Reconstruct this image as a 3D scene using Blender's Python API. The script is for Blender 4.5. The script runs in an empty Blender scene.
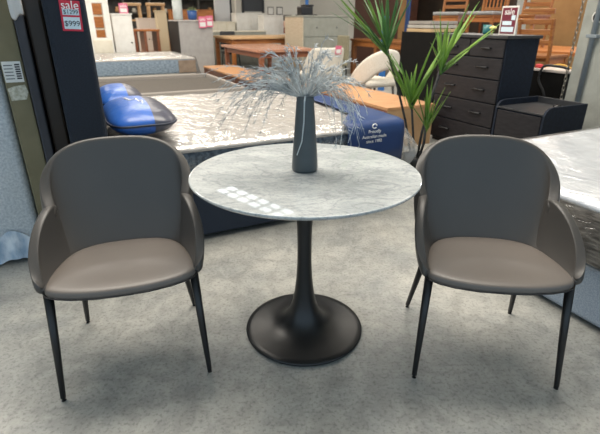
import bpy, bmesh, math, random
from mathutils import Vector, Matrix
C = bpy.context.scene
COL = C.collection
PI = math.pi
random.seed(7)
R = math.radians

# ------------------------------------------------------------------ store grid
GA = R(26.4)                                   # the whole shop floor is laid out on one grid, turned 26.4 degrees
E1 = Vector((math.cos(GA), math.sin(GA), 0)); E2 = Vector((-math.sin(GA), math.cos(GA), 0))
def G(a, b, z=0): return E1*a + E2*b + Vector((0, 0, z))

# ------------------------------------------------------------------ materials
def lin(hx):
    hx = hx.lstrip('#'); out = []
    for i in (0, 2, 4):
        c = int(hx[i:i+2], 16)/255
        out.append(c/12.92 if c <= .04045 else ((c+.055)/1.055)**2.4)
    return (*out, 1)
MATS = {}
def mat(name, c1, c2=None, scale=8, rough=.5, metal=0, bump=0, bscale=60, coat=0, stretch=(1, 1, 1), detail=4, spec=.5, lo=.35, hi=.65, coat_bump=0, coords='Object'):
    if name in MATS: return MATS[name]
    m = bpy.data.materials.new(name); m.use_nodes = True
    nt = m.node_tree; n = nt.nodes; l = nt.links; p = n['Principled BSDF']
    p.inputs['Roughness'].default_value = rough; p.inputs['Metallic'].default_value = metal
    p.inputs['Specular IOR Level'].default_value = spec
    tc = n.new('ShaderNodeTexCoord'); mp = n.new('ShaderNodeMapping'); mp.inputs['Scale'].default_value = stretch
    l.new(tc.outputs[coords], mp.inputs['Vector'])
    nz = n.new('ShaderNodeTexNoise'); nz.inputs['Scale'].default_value = scale; nz.inputs['Detail'].default_value = detail
    l.new(mp.outputs[0], nz.inputs['Vector'])
    rp = n.new('ShaderNodeValToRGB'); rp.color_ramp.elements[0].position = lo; rp.color_ramp.elements[1].position = hi
    rp.color_ramp.elements[0].color = lin(c1); rp.color_ramp.elements[1].color = lin(c2 or c1)
    l.new(nz.outputs['Fac'], rp.inputs[0]); l.new(rp.outputs[0], p.inputs['Base Color'])
    if bump:
        n2 = n.new('ShaderNodeTexNoise'); n2.inputs['Scale'].default_value = bscale; n2.inputs['Detail'].default_value = 3
        l.new(mp.outputs[0], n2.inputs['Vector'])
        b = n.new('ShaderNodeBump'); b.inputs['Strength'].default_value = bump; b.inputs['Distance'].default_value = .01
        l.new(n2.outputs['Fac'], b.inputs['Height']); l.new(b.outputs[0], p.inputs['Normal'])
    if coat:
        p.inputs['Coat Weight'].default_value = coat; p.inputs['Coat Roughness'].default_value = .12
    MATS[name] = m
    return m
def wood(name, c1, c2, rough=.45, axis=(1.2, 14, 14)):
    return mat(name, c1, c2, scale=3, rough=rough, stretch=axis, detail=6, bump=.05, bscale=20)

def film(name, wscale=14, strength=1.0, base=.05, top=.55, rough=.14, stretch=(1, .8, 1), milky=0):
    """thin clear wrapping film: see-through with glossy wrinkles"""
    m = bpy.data.materials.new(name); m.use_nodes = True
    nt = m.node_tree; n = nt.nodes; l = nt.links; n.clear()
    out = n.new('ShaderNodeOutputMaterial'); mix = n.new('ShaderNodeMixShader'); tr = n.new('ShaderNodeBsdfTransparent')
    gl = n.new('ShaderNodeBsdfGlossy'); gl.inputs['Roughness'].default_value = rough
    tc = n.new('ShaderNodeTexCoord'); mp = n.new('ShaderNodeMapping'); mp.inputs['Scale'].default_value = stretch; l.new(tc.outputs['Object'], mp.inputs['Vector'])
    nz = n.new('ShaderNodeTexNoise'); nz.inputs['Scale'].default_value = wscale; nz.inputs['Detail'].default_value = 2; nz.inputs['Distortion'].default_value = 1.6
    l.new(mp.outputs[0], nz.inputs['Vector'])
    bp = n.new('ShaderNodeBump'); bp.inputs['Strength'].default_value = strength; bp.inputs['Distance'].default_value = .03
    l.new(nz.outputs['Fac'], bp.inputs['Height']); l.new(bp.outputs[0], gl.inputs['Normal'])
    fr = n.new('ShaderNodeFresnel'); fr.inputs['IOR'].default_value = 1.45; l.new(bp.outputs[0], fr.inputs['Normal'])
    mr = n.new('ShaderNodeMapRange'); mr.inputs['From Min'].default_value = .03; mr.inputs['From Max'].default_value = .6
    mr.inputs['To Min'].default_value = base; mr.inputs['To Max'].default_value = top
    l.new(fr.outputs[0], mr.inputs['Value']); l.new(mr.outputs[0], mix.inputs[0])
    body = tr.outputs[0]
    if milky:
        df = n.new('ShaderNodeBsdfTranslucent'); df.inputs[0].default_value = (.8, .82, .84, 1); m2 = n.new('ShaderNodeMixShader'); m2.inputs[0].default_value = milky
        l.new(tr.outputs[0], m2.inputs[1]); l.new(df.outputs[0], m2.inputs[2]); body = m2.outputs[0]
    l.new(body, mix.inputs[1]); l.new(gl.outputs[0], mix.inputs[2]); l.new(mix.outputs[0], out.inputs[0])
    return m

def concrete_floor():
    m = bpy.data.materials.new('polished_concrete'); m.use_nodes = True
    nt = m.node_tree; n = nt.nodes; l = nt.links; p = n['Principled BSDF']
    tc = n.new('ShaderNodeTexCoord')
    def noise(s, d, dist=0):
        z = n.new('ShaderNodeTexNoise'); z.inputs['Scale'].default_value = s; z.inputs['Detail'].default_value = d; z.inputs['Distortion'].default_value = dist
        z.inputs['Roughness'].default_value = .65
        l.new(tc.outputs['Object'], z.inputs['Vector']); return z
    a = noise(1.6, 8, .4); b = noise(11, 8, .8); c = noise(70, 3)
    r1 = n.new('ShaderNodeValToRGB'); r1.color_ramp.elements[0].position = .36; r1.color_ramp.elements[1].position = .62
    r1.color_ramp.elements[0].color = lin('90928f'); r1.color_ramp.elements[1].color = lin('b4b2aa'); l.new(a.outputs['Fac'], r1.inputs[0])
    r2 = n.new('ShaderNodeValToRGB'); r2.color_ramp.elements[0].position = .36; r2.color_ramp.elements[1].position = .60
    r2.color_ramp.elements[0].color = (.74, .74, .74, 1); r2.color_ramp.elements[1].color = (1, 1, 1, 1); l.new(b.outputs['Fac'], r2.inputs[0])
    r3 = n.new('ShaderNodeValToRGB'); r3.color_ramp.elements[0].position = .33; r3.color_ramp.elements[1].position = .5
    r3.color_ramp.elements[0].color = (.66, .66, .66, 1); r3.color_ramp.elements[1].color = (1, 1, 1, 1); l.new(c.outputs['Fac'], r3.inputs[0])
    def mul(x, y):
        k = n.new('ShaderNodeMix'); k.data_type = 'RGBA'; k.blend_type = 'MULTIPLY'; k.inputs['Factor'].default_value = 1
        l.new(x, k.inputs['A']); l.new(y, k.inputs['B']); return k.outputs['Result']
    l.new(mul(mul(r1.outputs[0], r2.outputs[0]), r3.outputs[0]), p.inputs['Base Color'])
    rr = n.new('ShaderNodeMapRange'); rr.inputs['To Min'].default_value = .28; rr.inputs['To Max'].default_value = .55
    l.new(b.outputs['Fac'], rr.inputs['Value']); l.new(rr.outputs[0], p.inputs['Roughness'])
    bp = n.new('ShaderNodeBump'); bp.inputs['Strength'].default_value = .12; bp.inputs['Distance'].default_value = .01
    l.new(b.outputs['Fac'], bp.inputs['Height']); l.new(bp.outputs[0], p.inputs['Normal'])
    return m

def marble():
    m = bpy.data.materials.new('grey_veined_marble'); m.use_nodes = True
    nt = m.node_tree; n = nt.nodes; l = nt.links; p = n['Principled BSDF']
    tc = n.new('ShaderNodeTexCoord'); mp = n.new('ShaderNodeMapping'); mp.inputs['Rotation'].default_value = (0, 0, R(35)); mp.inputs['Scale'].default_value = (1, 2.0, 1)
    l.new(tc.outputs['Object'], mp.inputs['Vector'])
    def vein(scale, width, dist):
        z = n.new('ShaderNodeTexNoise'); z.inputs['Scale'].default_value = scale; z.inputs['Detail'].default_value = 5; z.inputs['Distortion'].default_value = dist
        l.new(mp.outputs[0], z.inputs['Vector'])
        s = n.new('ShaderNodeMath'); s.operation = 'SUBTRACT'; s.inputs[1].default_value = .5; l.new(z.outputs['Fac'], s.inputs[0])
        a = n.new('ShaderNodeMath'); a.operation = 'ABSOLUTE'; l.new(s.outputs[0], a.inputs[0])
        r = n.new('ShaderNodeMapRange'); r.inputs['From Max'].default_value = width; r.inputs['To Min'].default_value = 1; r.inputs['To Max'].default_value = 0
        l.new(a.outputs[0], r.inputs['Value']); return r.outputs[0]
    base = n.new('ShaderNodeTexNoise'); base.inputs['Scale'].default_value = 5; base.inputs['Detail'].default_value = 6; l.new(mp.outputs[0], base.inputs['Vector'])
    r0 = n.new('ShaderNodeValToRGB'); r0.color_ramp.elements[0].position = .35; r0.color_ramp.elements[1].position = .65
    r0.color_ramp.elements[0].color = lin('a9aeae'); r0.color_ramp.elements[1].color = lin('c3c6c5'); l.new(base.outputs['Fac'], r0.inputs[0])
    cur = r0.outputs[0]
    for sc, w, d, f in ((5, .03, .9, .38), (11, .03, 1.4, .32), (22, .035, .8, .30), (42, .04, .5, .22)):
        v = vein(sc, w, d)
        k = n.new('ShaderNodeMath'); k.operation = 'MULTIPLY'; k.inputs[1].default_value = f; l.new(v, k.inputs[0])
        x = n.new('ShaderNodeMix'); x.data_type = 'RGBA'; l.new(k.outputs[0], x.inputs['Factor']); l.new(cur, x.inputs['A']); x.inputs['B'].default_value = lin('767c80')
        cur = x.outputs['Result']
    l.new(cur, p.inputs['Base Color']); p.inputs['Roughness'].default_value = .02; p.inputs['Specular IOR Level'].default_value = .55
    return m

def split_mat(name, stops, axis=0, rough=.4, bump=.0, coat=0):
    """bands of different colour across one object axis (printed packaging)"""
    m = bpy.data.materials.new(name); m.use_nodes = True
    nt = m.node_tree; n = nt.nodes; l = nt.links; p = n['Principled BSDF']
    tc = n.new('ShaderNodeTexCoord'); sx = n.new('ShaderNodeSeparateXYZ'); l.new(tc.outputs['Generated'], sx.inputs[0])
    rp = n.new('ShaderNodeValToRGB'); rp.color_ramp.interpolation = 'CONSTANT'
    for i, (pos, c) in enumerate(stops):
        e = rp.color_ramp.elements[i] if i < 2 else rp.color_ramp.elements.new(pos)
        e.position = pos; e.color = lin(c)
    l.new(sx.outputs[axis], rp.inputs[0]); l.new(rp.outputs[0], p.inputs['Base Color']); p.inputs['Roughness'].default_value = rough
    if bump:
        z = n.new('ShaderNodeTexNoise'); z.inputs['Scale'].default_value = 9; z.inputs['Distortion'].default_value = 1; l.new(tc.outputs['Object'], z.inputs['Vector'])
        bp = n.new('ShaderNodeBump'); bp.inputs['Strength'].default_value = bump; bp.inputs['Distance'].default_value = .02
        l.new(z.outputs['Fac'], bp.inputs['Height']); l.new(bp.outputs[0], p.inputs['Normal'])
    return m
def emit(name, c, s):
    m = bpy.data.materials.new(name); m.use_nodes = True; p = m.node_tree.nodes['Principled BSDF']
    p.inputs['Base Color'].default_value = lin(c); p.inputs['Emission Color'].default_value = lin(c); p.inputs['Emission Strength'].default_value = s
    return m

LEATHER = mat('taupe_leather', '45423f', '484542', scale=3, rough=.42, bump=.02, bscale=350)
LEATHER_LIT = mat('taupe_leather_top_lit', '67605a', '6b635c', scale=3, rough=.42, bump=.02, bscale=350)  # same taupe leather, colour lightened to paint in overhead light on the seat
PIPE = mat('dark_seam', '2c2a29', rough=.5)
BLACKM = mat('black_metal', '0d0e10', '111214', rough=.38, bump=.02, bscale=300)
PEDESTAL = mat('black_satin_pedestal', '131416', '191a1b', rough=.36, bump=.02, bscale=400)
MARBLE = marble()
VASE = mat('charcoal_ceramic', '3f474a', '454d50', rough=.42)
SILVER = mat('silver_foliage', '8a9092', 'cfd3d3', scale=18, rough=.5, metal=.0)
NAVYF = mat('navy_fabric', '262d3a', '313a48', scale=160, rough=.9, bump=.3, bscale=500)
NAVYD = mat('dark_navy_fabric', '191f29', '212935', scale=160, rough=.9, bump=.3, bscale=500)
STEELF = mat('steel_blue_fabric', '7e8a97', '98a3ae', scale=180, rough=.95, bump=.3, bscale=500)
TAUPEF = mat('taupe_fabric', '4a453f', '565049', scale=160, rough=.9, bump=.2, bscale=400)
TAUPER = mat('pale_taupe_fabric', '8b847b', '97908a', scale=160, rough=.9)
QUILT = mat('quilted_white', 'a8a29b', 'c4beb7', scale=13, rough=.75, bump=.6, bscale=16, detail=5)
SIDEQ = mat('slate_mattress_side', '37424d', '6b7680', scale=34, rough=.7, bump=.5, bscale=40, lo=.4, hi=.7)
SIDEB = mat('blue_mattress_side', '5f6f7e', '8f9da9', scale=20, rough=.7, stretch=(1, 1, 3), bump=.3, bscale=30)
BROWNP = mat('brown_mattress_panel', '7b6a5b', '8c7b6a', rough=.8)
LABELB = mat('royal_blue_label', '11305f', '143668', rough=.5)
FILM = film('clear_mattress_film', 10, .55, .03, .5, .2)
FILMS = film('clear_film_side', 6, .7, .05, .6, .14, (1, 1, 4))
FILML = film('milky_loose_film', 10, 1.0, .12, .7, .15, (1, 1, 1), .35)
WHITEP = mat('white_paint', 'd9d5cd', 'e2dfd8', rough=.5)
CREAM = mat('cream_paint', 'd5ccb8', 'ded6c4', rough=.55)
GREYP = mat('warm_grey_paint', '9c9894', 'a5a19d', rough=.55)
SAGE = mat('sage_grey_paint', '8f9085', '98998f', rough=.6)
SAGED = mat('sage_grey_drawer', '87887e', '909187', rough=.6)
BEIGE = mat('beige_board', 'b5a68e', 'bfb19a', scale=6, stretch=(1, 1, 8), rough=.6)
ORANGEW = wood('orange_timber', '97582a', 'b8763d')
PALEW = wood('pale_timber', 'c39a6c', 'd7b389')
BENCHW = wood('bench_timber_top', 'a87850', 'c6966a', rough=.4)
BENCHD = wood('dark_walnut', '4b2c1e', '643b28', rough=.4)
REDW = wood('reddish_timber', '7a4630', '99603f', rough=.4)
CHAIRW = wood('honey_timber', '7a4520', '9c6836', rough=.4)
CARD = mat('brown_cardboard', 'a3825d', 'b18f69', scale=5, rough=.85)
CARDT = mat('tan_cardboard', '8c6a42', '9c794d', scale=3, rough=.85)
OLIVE = mat('olive_cardboard', '6f6850', '7d765d', scale=5, rough=.85)
PAPER = mat('white_paper', 'd8d8d4', rough=.7)
PRINT = mat('black_print', '26262a', rough=.7)
GREYPRINT = mat('grey_print', '6d6f70', rough=.7)
PALEFAB = mat('pale_blue_grey_fabric', 'b0b9c0', 'd0d6da', scale=80, rough=.95, bump=.4, bscale=260)
CHARCOAL = mat('charcoal_board', '33343a', '3b3c42', rough=.7)
BROWNV = mat('dark_brown_vinyl', '20170f', '2b1f14', scale=3, rough=.5)
EBONY = mat('black_brown_woodgrain', '1e1d20', '2b292c', spec=.3, scale=4, stretch=(1, 3, 14), rough=.5, bump=.08, bscale=30)
EBONYS = mat('midnight_side_panel', '141b26', '1b2331', scale=30, rough=.65, spec=.25)
EBONYT = mat('ebony_top', '2a2b2e', '343538', rough=.4)
BOUCLE = mat('cream_boucle', 'c9c2b4', 'd8d2c6', scale=90, rough=.95, bump=.4, bscale=120)
CONC = mat('tilt_panel_concrete', '8b8c84', '9fa098', scale=5, rough=.85, bump=.15, bscale=40)
LEAFM = mat('green_leaf', '3c6c2a', '86a83e', scale=5, rough=.42, stretch=(1, 1, 1), lo=.3, hi=.7)
LEAFD = mat('deep_green_leaf', '28502c', '4e7a39', scale=5, rough=.42, lo=.3, hi=.7)
STEMM = mat('grey_brown_cane', '2b2b2d', '40403f', scale=30, rough=.8, bump=.3, bscale=90)
REDTAG = mat('red_tag', 'c21f3a', rough=.5)
PINKTAG = mat('pink_tag', 'cf6a86', rough=.5)
WHITET = mat('white_lettering', 'f2f0ec', rough=.6)
BLUETAG = mat('pale_blue_card', 'cfe0e8', rough=.6)
BURG = mat('burgundy_card', '6d2334', rough=.4)
PVC = mat('grey_conduit', '7d858a', rough=.5)

# ------------------------------------------------------------------ builders
def link(name, bm, m, parent=None, smooth=False, sub=0, solid=0, loc=None, offset=0):
    me = bpy.data.meshes.new(name)
    bmesh.ops.recalc_face_normals(bm, faces=bm.faces)
    bm.to_mesh(me); bm.free()
    o = bpy.data.objects.new(name, me); COL.objects.link(o)
    if m: me.materials.append(m)
    if parent: o.parent = parent
    if loc is not None: o.location = loc
    if smooth:
        for p in me.polygons: p.use_smooth = True
    if solid:
        s = o.modifiers.new('thick', 'SOLIDIFY'); s.thickness = solid; s.offset = offset
    if sub:
        s = o.modifiers.new('smooth', 'SUBSURF'); s.levels = sub; s.render_levels = sub
    return o
def box(bm, c, s, bev=0, rot=None, seg=2):
    """c centre, s size"""
    r = bmesh.ops.create_cube(bm, size=1)
    vs = r['verts']
    bmesh.ops.scale(bm, vec=s, verts=vs)
    if bev:
        es = list({e for v in vs for e in v.link_edges})
        g = bmesh.ops.bevel(bm, geom=es, offset=min(bev, min(s)*.49), segments=seg, affect='EDGES', profile=.5)
        vs = list({v for f in g['faces'] for v in f.verts} | {v for v in vs if v.is_valid})
    if rot is not None: bmesh.ops.rotate(bm, cent=(0, 0, 0), matrix=rot, verts=vs)
    bmesh.ops.translate(bm, vec=c, verts=vs)
    return vs
def B(name, x0, x1, y0, y1, z0, z1, m, parent=None, bev=.004):
    bm = bmesh.new(); box(bm, ((x0+x1)/2, (y0+y1)/2, (z0+z1)/2), (x1-x0, y1-y0, z1-z0), bev)
    return link(name, bm, m, parent)
def tube(bm, pts, rad, n=8, caps=True):
    pts = [Vector(p) for p in pts]
    if not hasattr(rad, '__len__'): rad = [rad]*len(pts)
    rings = []
    for i, p in enumerate(pts):
        d = (pts[min(i+1, len(pts)-1)] - pts[max(i-1, 0)]).normalized()
        u = d.cross(Vector((0, 0, 1)));
        if u.length < .05: u = d.cross(Vector((1, 0, 0)))
        u.normalize(); w = d.cross(u)
        rings.append([bm.verts.new(p + (u*math.cos(2*PI*k/n) + w*math.sin(2*PI*k/n))*rad[i]) for k in range(n)])
    for a, b in zip(rings, rings[1:]):
        for k in range(n): bm.faces.new((a[k], a[(k+1) % n], b[(k+1) % n], b[k]))
    if caps and n > 2:
        bm.faces.new(rings[0]); bm.faces.new(rings[-1])
    return rings
def lathe(bm, prof, n=48):
    rings = []
    for r, z in prof:
        if r < 1e-5: rings.append([bm.verts.new((0, 0, z))])
        else: rings.append([bm.verts.new((r*math.cos(2*PI*k/n), r*math.sin(2*PI*k/n), z)) for k in range(n)])
    for a, b in zip(rings, rings[1:]):
        for k in range(n):
            k2 = (k+1) % n
            if len(a) == 1 and len(b) == 1: continue
            if len(a) == 1: bm.faces.new((a[0], b[k], b[k2]))
            elif len(b) == 1: bm.faces.new((a[k], a[k2], b[0]))
            else: bm.faces.new((a[k], a[k2], b[k2], b[k]))
    if len(rings[0]) > 1: bm.faces.new(rings[0])
    if len(rings[-1]) > 1: bm.faces.new(rings[-1])
def grid(bm, rows):
    vs = [[bm.verts.new(p) for p in r] for r in rows]
    for i in range(len(vs)-1):
        for j in range(len(vs[0])-1): bm.faces.new((vs[i][j], vs[i][j+1], vs[i+1][j+1], vs[i+1][j]))
    return vs
def prism(bm, outline, z0, z1):
    lo = [bm.verts.new((x, y, z0)) for x, y in outline]; hi = [bm.verts.new((x, y, z1)) for x, y in outline]
    bm.faces.new(lo); bm.faces.new(hi); k = len(lo)
    for i in range(k): bm.faces.new((lo[i], lo[(i+1) % k], hi[(i+1) % k], hi[i]))
def tag(o, label, cat, group=None):
    o['label'] = label; o['category'] = cat
    if group: o['group'] = group
    return o
def thing(name, loc, rz, label, cat, group=None):
    o = bpy.data.objects.new(name, None); COL.objects.link(o); o.empty_display_size = .1
    o.location = loc; o.rotation_euler = (0, 0, rz)
    return tag(o, label, cat, group)
def gthing(name, a, b, label, cat, group=None, z=0): return thing(name, G(a, b, z), GA, label, cat, group)
def struct(o): o['kind'] = 'structure'; return o
def dup(root, loc, rz, label, group=None):
    r = root.copy(); COL.objects.link(r); r.location = loc; r.rotation_euler = (0, 0, rz); r['label'] = label
    if group: r['group'] = group
    for ch in list(root.children):
        c = ch.copy(); COL.objects.link(c); c.parent = r
        for g in ch.children:
            d = g.copy(); COL.objects.link(d); d.parent = c
    return r
def text(name, s, size, loc, rot, m, parent=None, ext=.0006, align='CENTER', sx=1.0):
    cu = bpy.data.curves.new(name, 'FONT'); cu.body = s; cu.size = size; cu.align_x = align; cu.align_y = 'CENTER'; cu.extrude = ext
    src = bpy.data.objects.new('writing', cu); COL.objects.link(src)
    me = bpy.data.meshes.new_from_object(src.evaluated_get(bpy.context.evaluated_depsgraph_get()))
    bpy.data.objects.remove(src); me.materials.clear(); me.materials.append(m)
    o = bpy.data.objects.new(name, me); COL.objects.link(o)
    o.location = loc; o.rotation_euler = rot; o.scale = (sx, 1, 1)
    if parent: o.parent = parent
    return o

# ------------------------------------------------------------------ camera
CAM_H, PITCH = 1.2966, .4127
cd = bpy.data.cameras.new('camera'); cam = bpy.data.objects.new('camera', cd); COL.objects.link(cam)
cam.location = (0, 0, CAM_H); cam.rotation_euler = (PI/2 - PITCH, 0, 0)
cam.rotation_euler = (Matrix.Rotation(PI/2-PITCH, 3, 'X') @ Matrix.Rotation(.002, 3, 'Z')).to_euler()
cd.sensor_width = 36; cd.lens = 36*450/600; cd.clip_start = .05; cd.clip_end = 80
cd.dof.use_dof = True; cd.dof.focus_distance = 1.75; cd.dof.aperture_fstop = 4.5
C.camera = cam

# ------------------------------------------------------------------ the setting
bm = bmesh.new(); box(bm, (0, 8, -.05), (34, 28, .1)); struct(link('floor', bm, concrete_floor()))
WALLM = mat('warehouse_wall', 'b7b2a8', 'c4bfb5', scale=1, rough=.8)
CEILM = mat('white_ceiling', 'cfd2d2', 'd8dad9', scale=1, rough=.8)
bm = bmesh.new(); box(bm, (0, 22, 2.6), (34, .2, 5.2)); struct(link('wall_back', bm, WALLM))
bm = bmesh.new(); box(bm, (-12, 9, 2.6), (.2, 26, 5.2)); struct(link('wall_left', bm, WALLM))
bm = bmesh.new(); box(bm, (0, 9, 5.25), (34, 26.2, .1)); struct(link('ceiling', bm, CEILM))
w = B('wall_right', 0, .25, -3.5, 0, 0, 5.2, CONC); w.location = G(4.42, 2.95); w.rotation_euler = (0, 0, GA); struct(w)

# ------------------------------------------------------------------ tub chairs
RIM = [(0, .27, .853), (.085, .268, .852), (.165, .254, .841), (.231, .222, .812), (.266, .175, .763), (.270, .128, .708), (.256, .085, .660), (.240, .05, .62)]
BOT = [(0, .088, .40), (.06, .085, .40), (.115, .077, .40), (.16, .060, .40), (.19, .038, .40), (.20, .015, .40), (.205, -.005, .40), (.208, -.02, .40)]
ARIM = [(.252, .118, .625), (.252, .078, .650), (.268, .005, .638), (.284, -.065, .600), (.288, -.125, .556), (.283, -.172, .515), (.271, -.204, .480), (.254, -.222, .455)]
ABOT = [(.195, .075, .41), (.203, .04, .41), (.219, -.02, .41), (.231, -.08, .415), (.239, -.13, .42), (.243, -.170, .425), (.245, -.195, .43), (.245, -.212, .433)]
def shell_rows(rim, bot, vs, bulge, mirror=1):
    rows = []
    for v in vs:
        row = []
        for r, b in zip(rim, bot):
            p = Vector(b).lerp(Vector(r), v)
            o = Vector((r[0]+b[0], (r[1]+b[1])*1.0, 0))
            if o.length > 1e-6: o.normalize()
            p += o*bulge*math.sin(PI*min(v, 1)**.8); p.y += .028
            row.append(Vector((p.x*mirror, p.y, p.z)))
        rows.append(row)
    return rows
def make_tub_chair(label):
    t = thing('tub_chair', (0, 0, 0), 0, label, 'chair', 'tub chairs at the round table')
    vs = (0, .12, .3, .5, .7, .86, .95, 1)
    half = shell_rows(RIM, BOT, vs, .03)
    bm = bmesh.new()
    full = [[Vector((-p.x, p.y, p.z)) for p in reversed(r[1:])] + r for r in half]
    grid(bm, full); link('backrest', bm, LEATHER, t, True, 2, .042)
    for s in (-1, 1):
        bm = bmesh.new(); grid(bm, shell_rows(ARIM, ABOT, vs, .016, s)); link('armrest', bm, LEATHER, t, True, 2, .034)
    # seat cushion
    H = [(0, -.292), (.09, -.289), (.17, -.276), (.225, -.258), (.258, -.238), (.270, -.215), (.262, -.15), (.250, -.09), (.234, -.03), (.208, .025), (.165, .066), (.09, .088), (0, .092)]
    O = H + [(-x, y) for x, y in reversed(H[1:-1])]
    bm = bmesh.new(); rings = []
    for k, z in ((.55, .424), (.95, .425), (.992, .428), (1.0, .437), (.995, .449), (.975, .456), (.9, .461), (.7, .463), (.4, .463)):
        rings.append([bm.verts.new((x*k*.965, -.052+(y+.08)*k, z - .010*max(0, (-y-.15)/.14)**1.5)) for x, y in O])
    for a, b in zip(rings, rings[1:]):
        for i in range(len(O)): bm.faces.new((a[i], a[(i+1) % len(O)], b[(i+1) % len(O)], b[i]))
    bm.faces.new(rings[0]); bm.faces.new(rings[-1])
    seat = link('seat', bm, LEATHER_LIT, t, True, 2)
    bm = bmesh.new()
    front = [(x*.970, -.052+(y+.08)*1.006, .4315-.010*max(0, (-y-.15)/.14)**1.5) for x, y in ([(-x, y) for x, y in reversed(H[1:6])] + H[:6])]
    tube(bm, front, .0028, 6); link('seat_piping', bm, PIPE, seat, True)
    for sx, tx, ty, fx, fy in ((-1, .248, -.185, .268, -.246), (1, .248, -.185, .268, -.246), (-1, .195, .12, .243, .238), (1, .195, .12, .243, .238)):
        bm = bmesh.new(); tube(bm, [(sx*tx, ty, .425), (sx*(tx*.5+fx*.5), (ty+fy)/2, .212), (sx*fx, fy, .012), (sx*fx, fy, 0)], [.0165, .0135, .0095, .009], 14)
        link('leg', bm, BLACKM, t, True)
    return t
chair = make_tub_chair('taupe leather tub chair on thin black legs, beside the upright navy bed base')
chair.location = (-.689, 1.571, 0); chair.rotation_euler = (0, 0, R(16.5))
dup(chair, (.7465, 1.597, 0), R(-6.2), 'taupe leather tub chair on thin black legs, beside the pale blue-grey wrapped bed', 'tub chairs at the round table')

# ------------------------------------------------------------------ round table
TX, TY = .0194, 1.6962
t = thing('round_table', (TX, TY, 0), 0, 'round grey veined marble dining table on a black trumpet pedestal', 'table')
bm = bmesh.new(); lathe(bm, [(0, .729), (.425, .729), (.438, .733), (.4475, .741), (.449, .7455), (.4475, .749), (.445, .750), (.443, .750), (.2, .750), (0, .750)], 128)
link('tabletop', bm, MARBLE, t, True).modifiers.new('e', 'EDGE_SPLIT').split_angle = R(35)
bm = bmesh.new(); lathe(bm, [(0, 0), (.258, 0), (.2625, .004), (.2635, .010), (.260, .0145), (.235, .018), (.19, .023), (.15, .031), (.115, .046), (.088, .070), (.068, .102), (.053, .145), (.042, .20), (.0345, .27), (.0305, .35), (.0300, .42), (.0315, .50), (.0345, .58), (.0385, .65), (.045, .69), (.060, .715), (.11, .722), (.16, .7285), (0, .7288)], 96)
link('pedestal', bm, PEDESTAL, t, True)

# ------------------------------------------------------------------ vase and silver grass
VX, VY = .0185, 1.715
bm = bmesh.new(); lathe(bm, [(0, .7505), (.046, .7505), (.0505, .754), (.0515, .762), (.049, .81), (.0445, .87), (.039, .94), (.0345, 1.0), (.0325, 1.035), (.0320, 1.038), (.029, 1.036), (.028, 1.0), (.03, .9), (0, .80)], 48)
v = link('vase', bm, VASE, None, True); bmv = Vector((VX, VY, 0)); v.location = bmv
tag(v, 'tall tapering charcoal ceramic vase standing on the marble tabletop', 'vase')
t = thing('silver_grass_spray', (VX, VY, .80), 0, 'spray of artificial silver grass fanning out of the charcoal vase', 'artificial plant')
rs = random.Random(11)
bm = bmesh.new(); bs = bmesh.new()
def strand(bm, az, reach, rise, droop, w, hairs=True, rs=rs):
    d = Vector((math.cos(az), math.sin(az)*.75, 0)); side = Vector((-math.sin(az), math.cos(az), 0))
    st = Vector((d.x*.012, d.y*.012, .23)); pts = []
    N = 11
    wob = rs.uniform(-.03, .03)
    for i in range(N):
        u = i/(N-1)
        pts.append(st + d*(reach*(u**.85)) + side*(wob*math.sin(u*2.6)) + Vector((0, 0, rise*math.sin(min(1, u*1.15)*PI*.5) - droop*u**2.6)))
    tube(bm, pts, [w*(1-.75*i/(N-1)) for i in range(N)], 4)
    if hairs:
        for i in range(2, N-1):
            for k in range(3):
                p = pts[i].lerp(pts[i+1], rs.random()); dirv = (pts[i+1]-pts[i-1]).normalized()
                o = Vector((rs.uniform(-1, 1), rs.uniform(-1, 1), rs.uniform(-.6, .8)))
                q = p + (dirv*.7 + o*.55).normalized()*rs.uniform(.012, .028)
                tube(bm, [p, p.lerp(q, .6)+Vector((0, 0, .002)), q], [w*.6, w*.45, w*.15], 3)
for i in range(66):
    az = rs.uniform(0, 2*PI)
    reach = rs.uniform(.06, .21); 
    strand(bm, az, reach, rs.uniform(.06, .21)*(1.1-reach*1.6), rs.uniform(0, .06), rs.uniform(.0017, .0026))
for i in range(34):
    az = PI + rs.uniform(-1.0, .9)
    strand(bm, az, rs.uniform(.18, .37), rs.uniform(.05, .15), rs.uniform(.05, .22), rs.uniform(.0015, .0024))
for i in range(22):
    az = rs.uniform(-.9, .9)
    strand(bm, az, rs.uniform(.13, .25), rs.uniform(.05, .14), rs.uniform(.10, .28), rs.uniform(.0015, .0024))
link('grass_blades', bm, SILVER, t)
bm = bmesh.new()
for k in range(14):
    a = rs.uniform(0, 2*PI); r = rs.uniform(.002, .016)
    tube(bm, [(r*math.cos(a)*.4, r*math.sin(a)*.4, .01), (r*math.cos(a), r*math.sin(a), .25)], .0017, 5)
link('stem_bundle', bm, SILVER, t)
def beads(parent, pts, n, r):
    bm = bmesh.new(); pts = [Vector(p) for p in pts]
    for i in range(n):
        u = i/(n-1)*(len(pts)-1); k = min(int(u), len(pts)-2); p = pts[k].lerp(pts[k+1], u-k)
        bmesh.ops.create_icosphere(bm, subdivisions=1, radius=r*(1-.4*i/n), matrix=Matrix.Translation(p))
    tube(bm, pts, .0008, 4)
    return link('beaded_strand', bm, mat('pale_silver_bead', 'b9c1c3', rough=.35), parent, True)
beads(t, [(0, -.03, .24), (-.003, -.052, .225), (-.005, -.056, .15), (-.012, -.060, .08), (-.030, -.062, .03)], 46, .0042)
beads(t, [(.10, .0, .25), (.135, -.02, .20), (.14, -.03, .12), (.135, -.03, .05)], 34, .0034)
beads(t, [(.13, .0, .26), (.175, -.02, .21), (.185, -.03, .14), (.165, -.03, .07)], 34, .0034)

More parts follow.
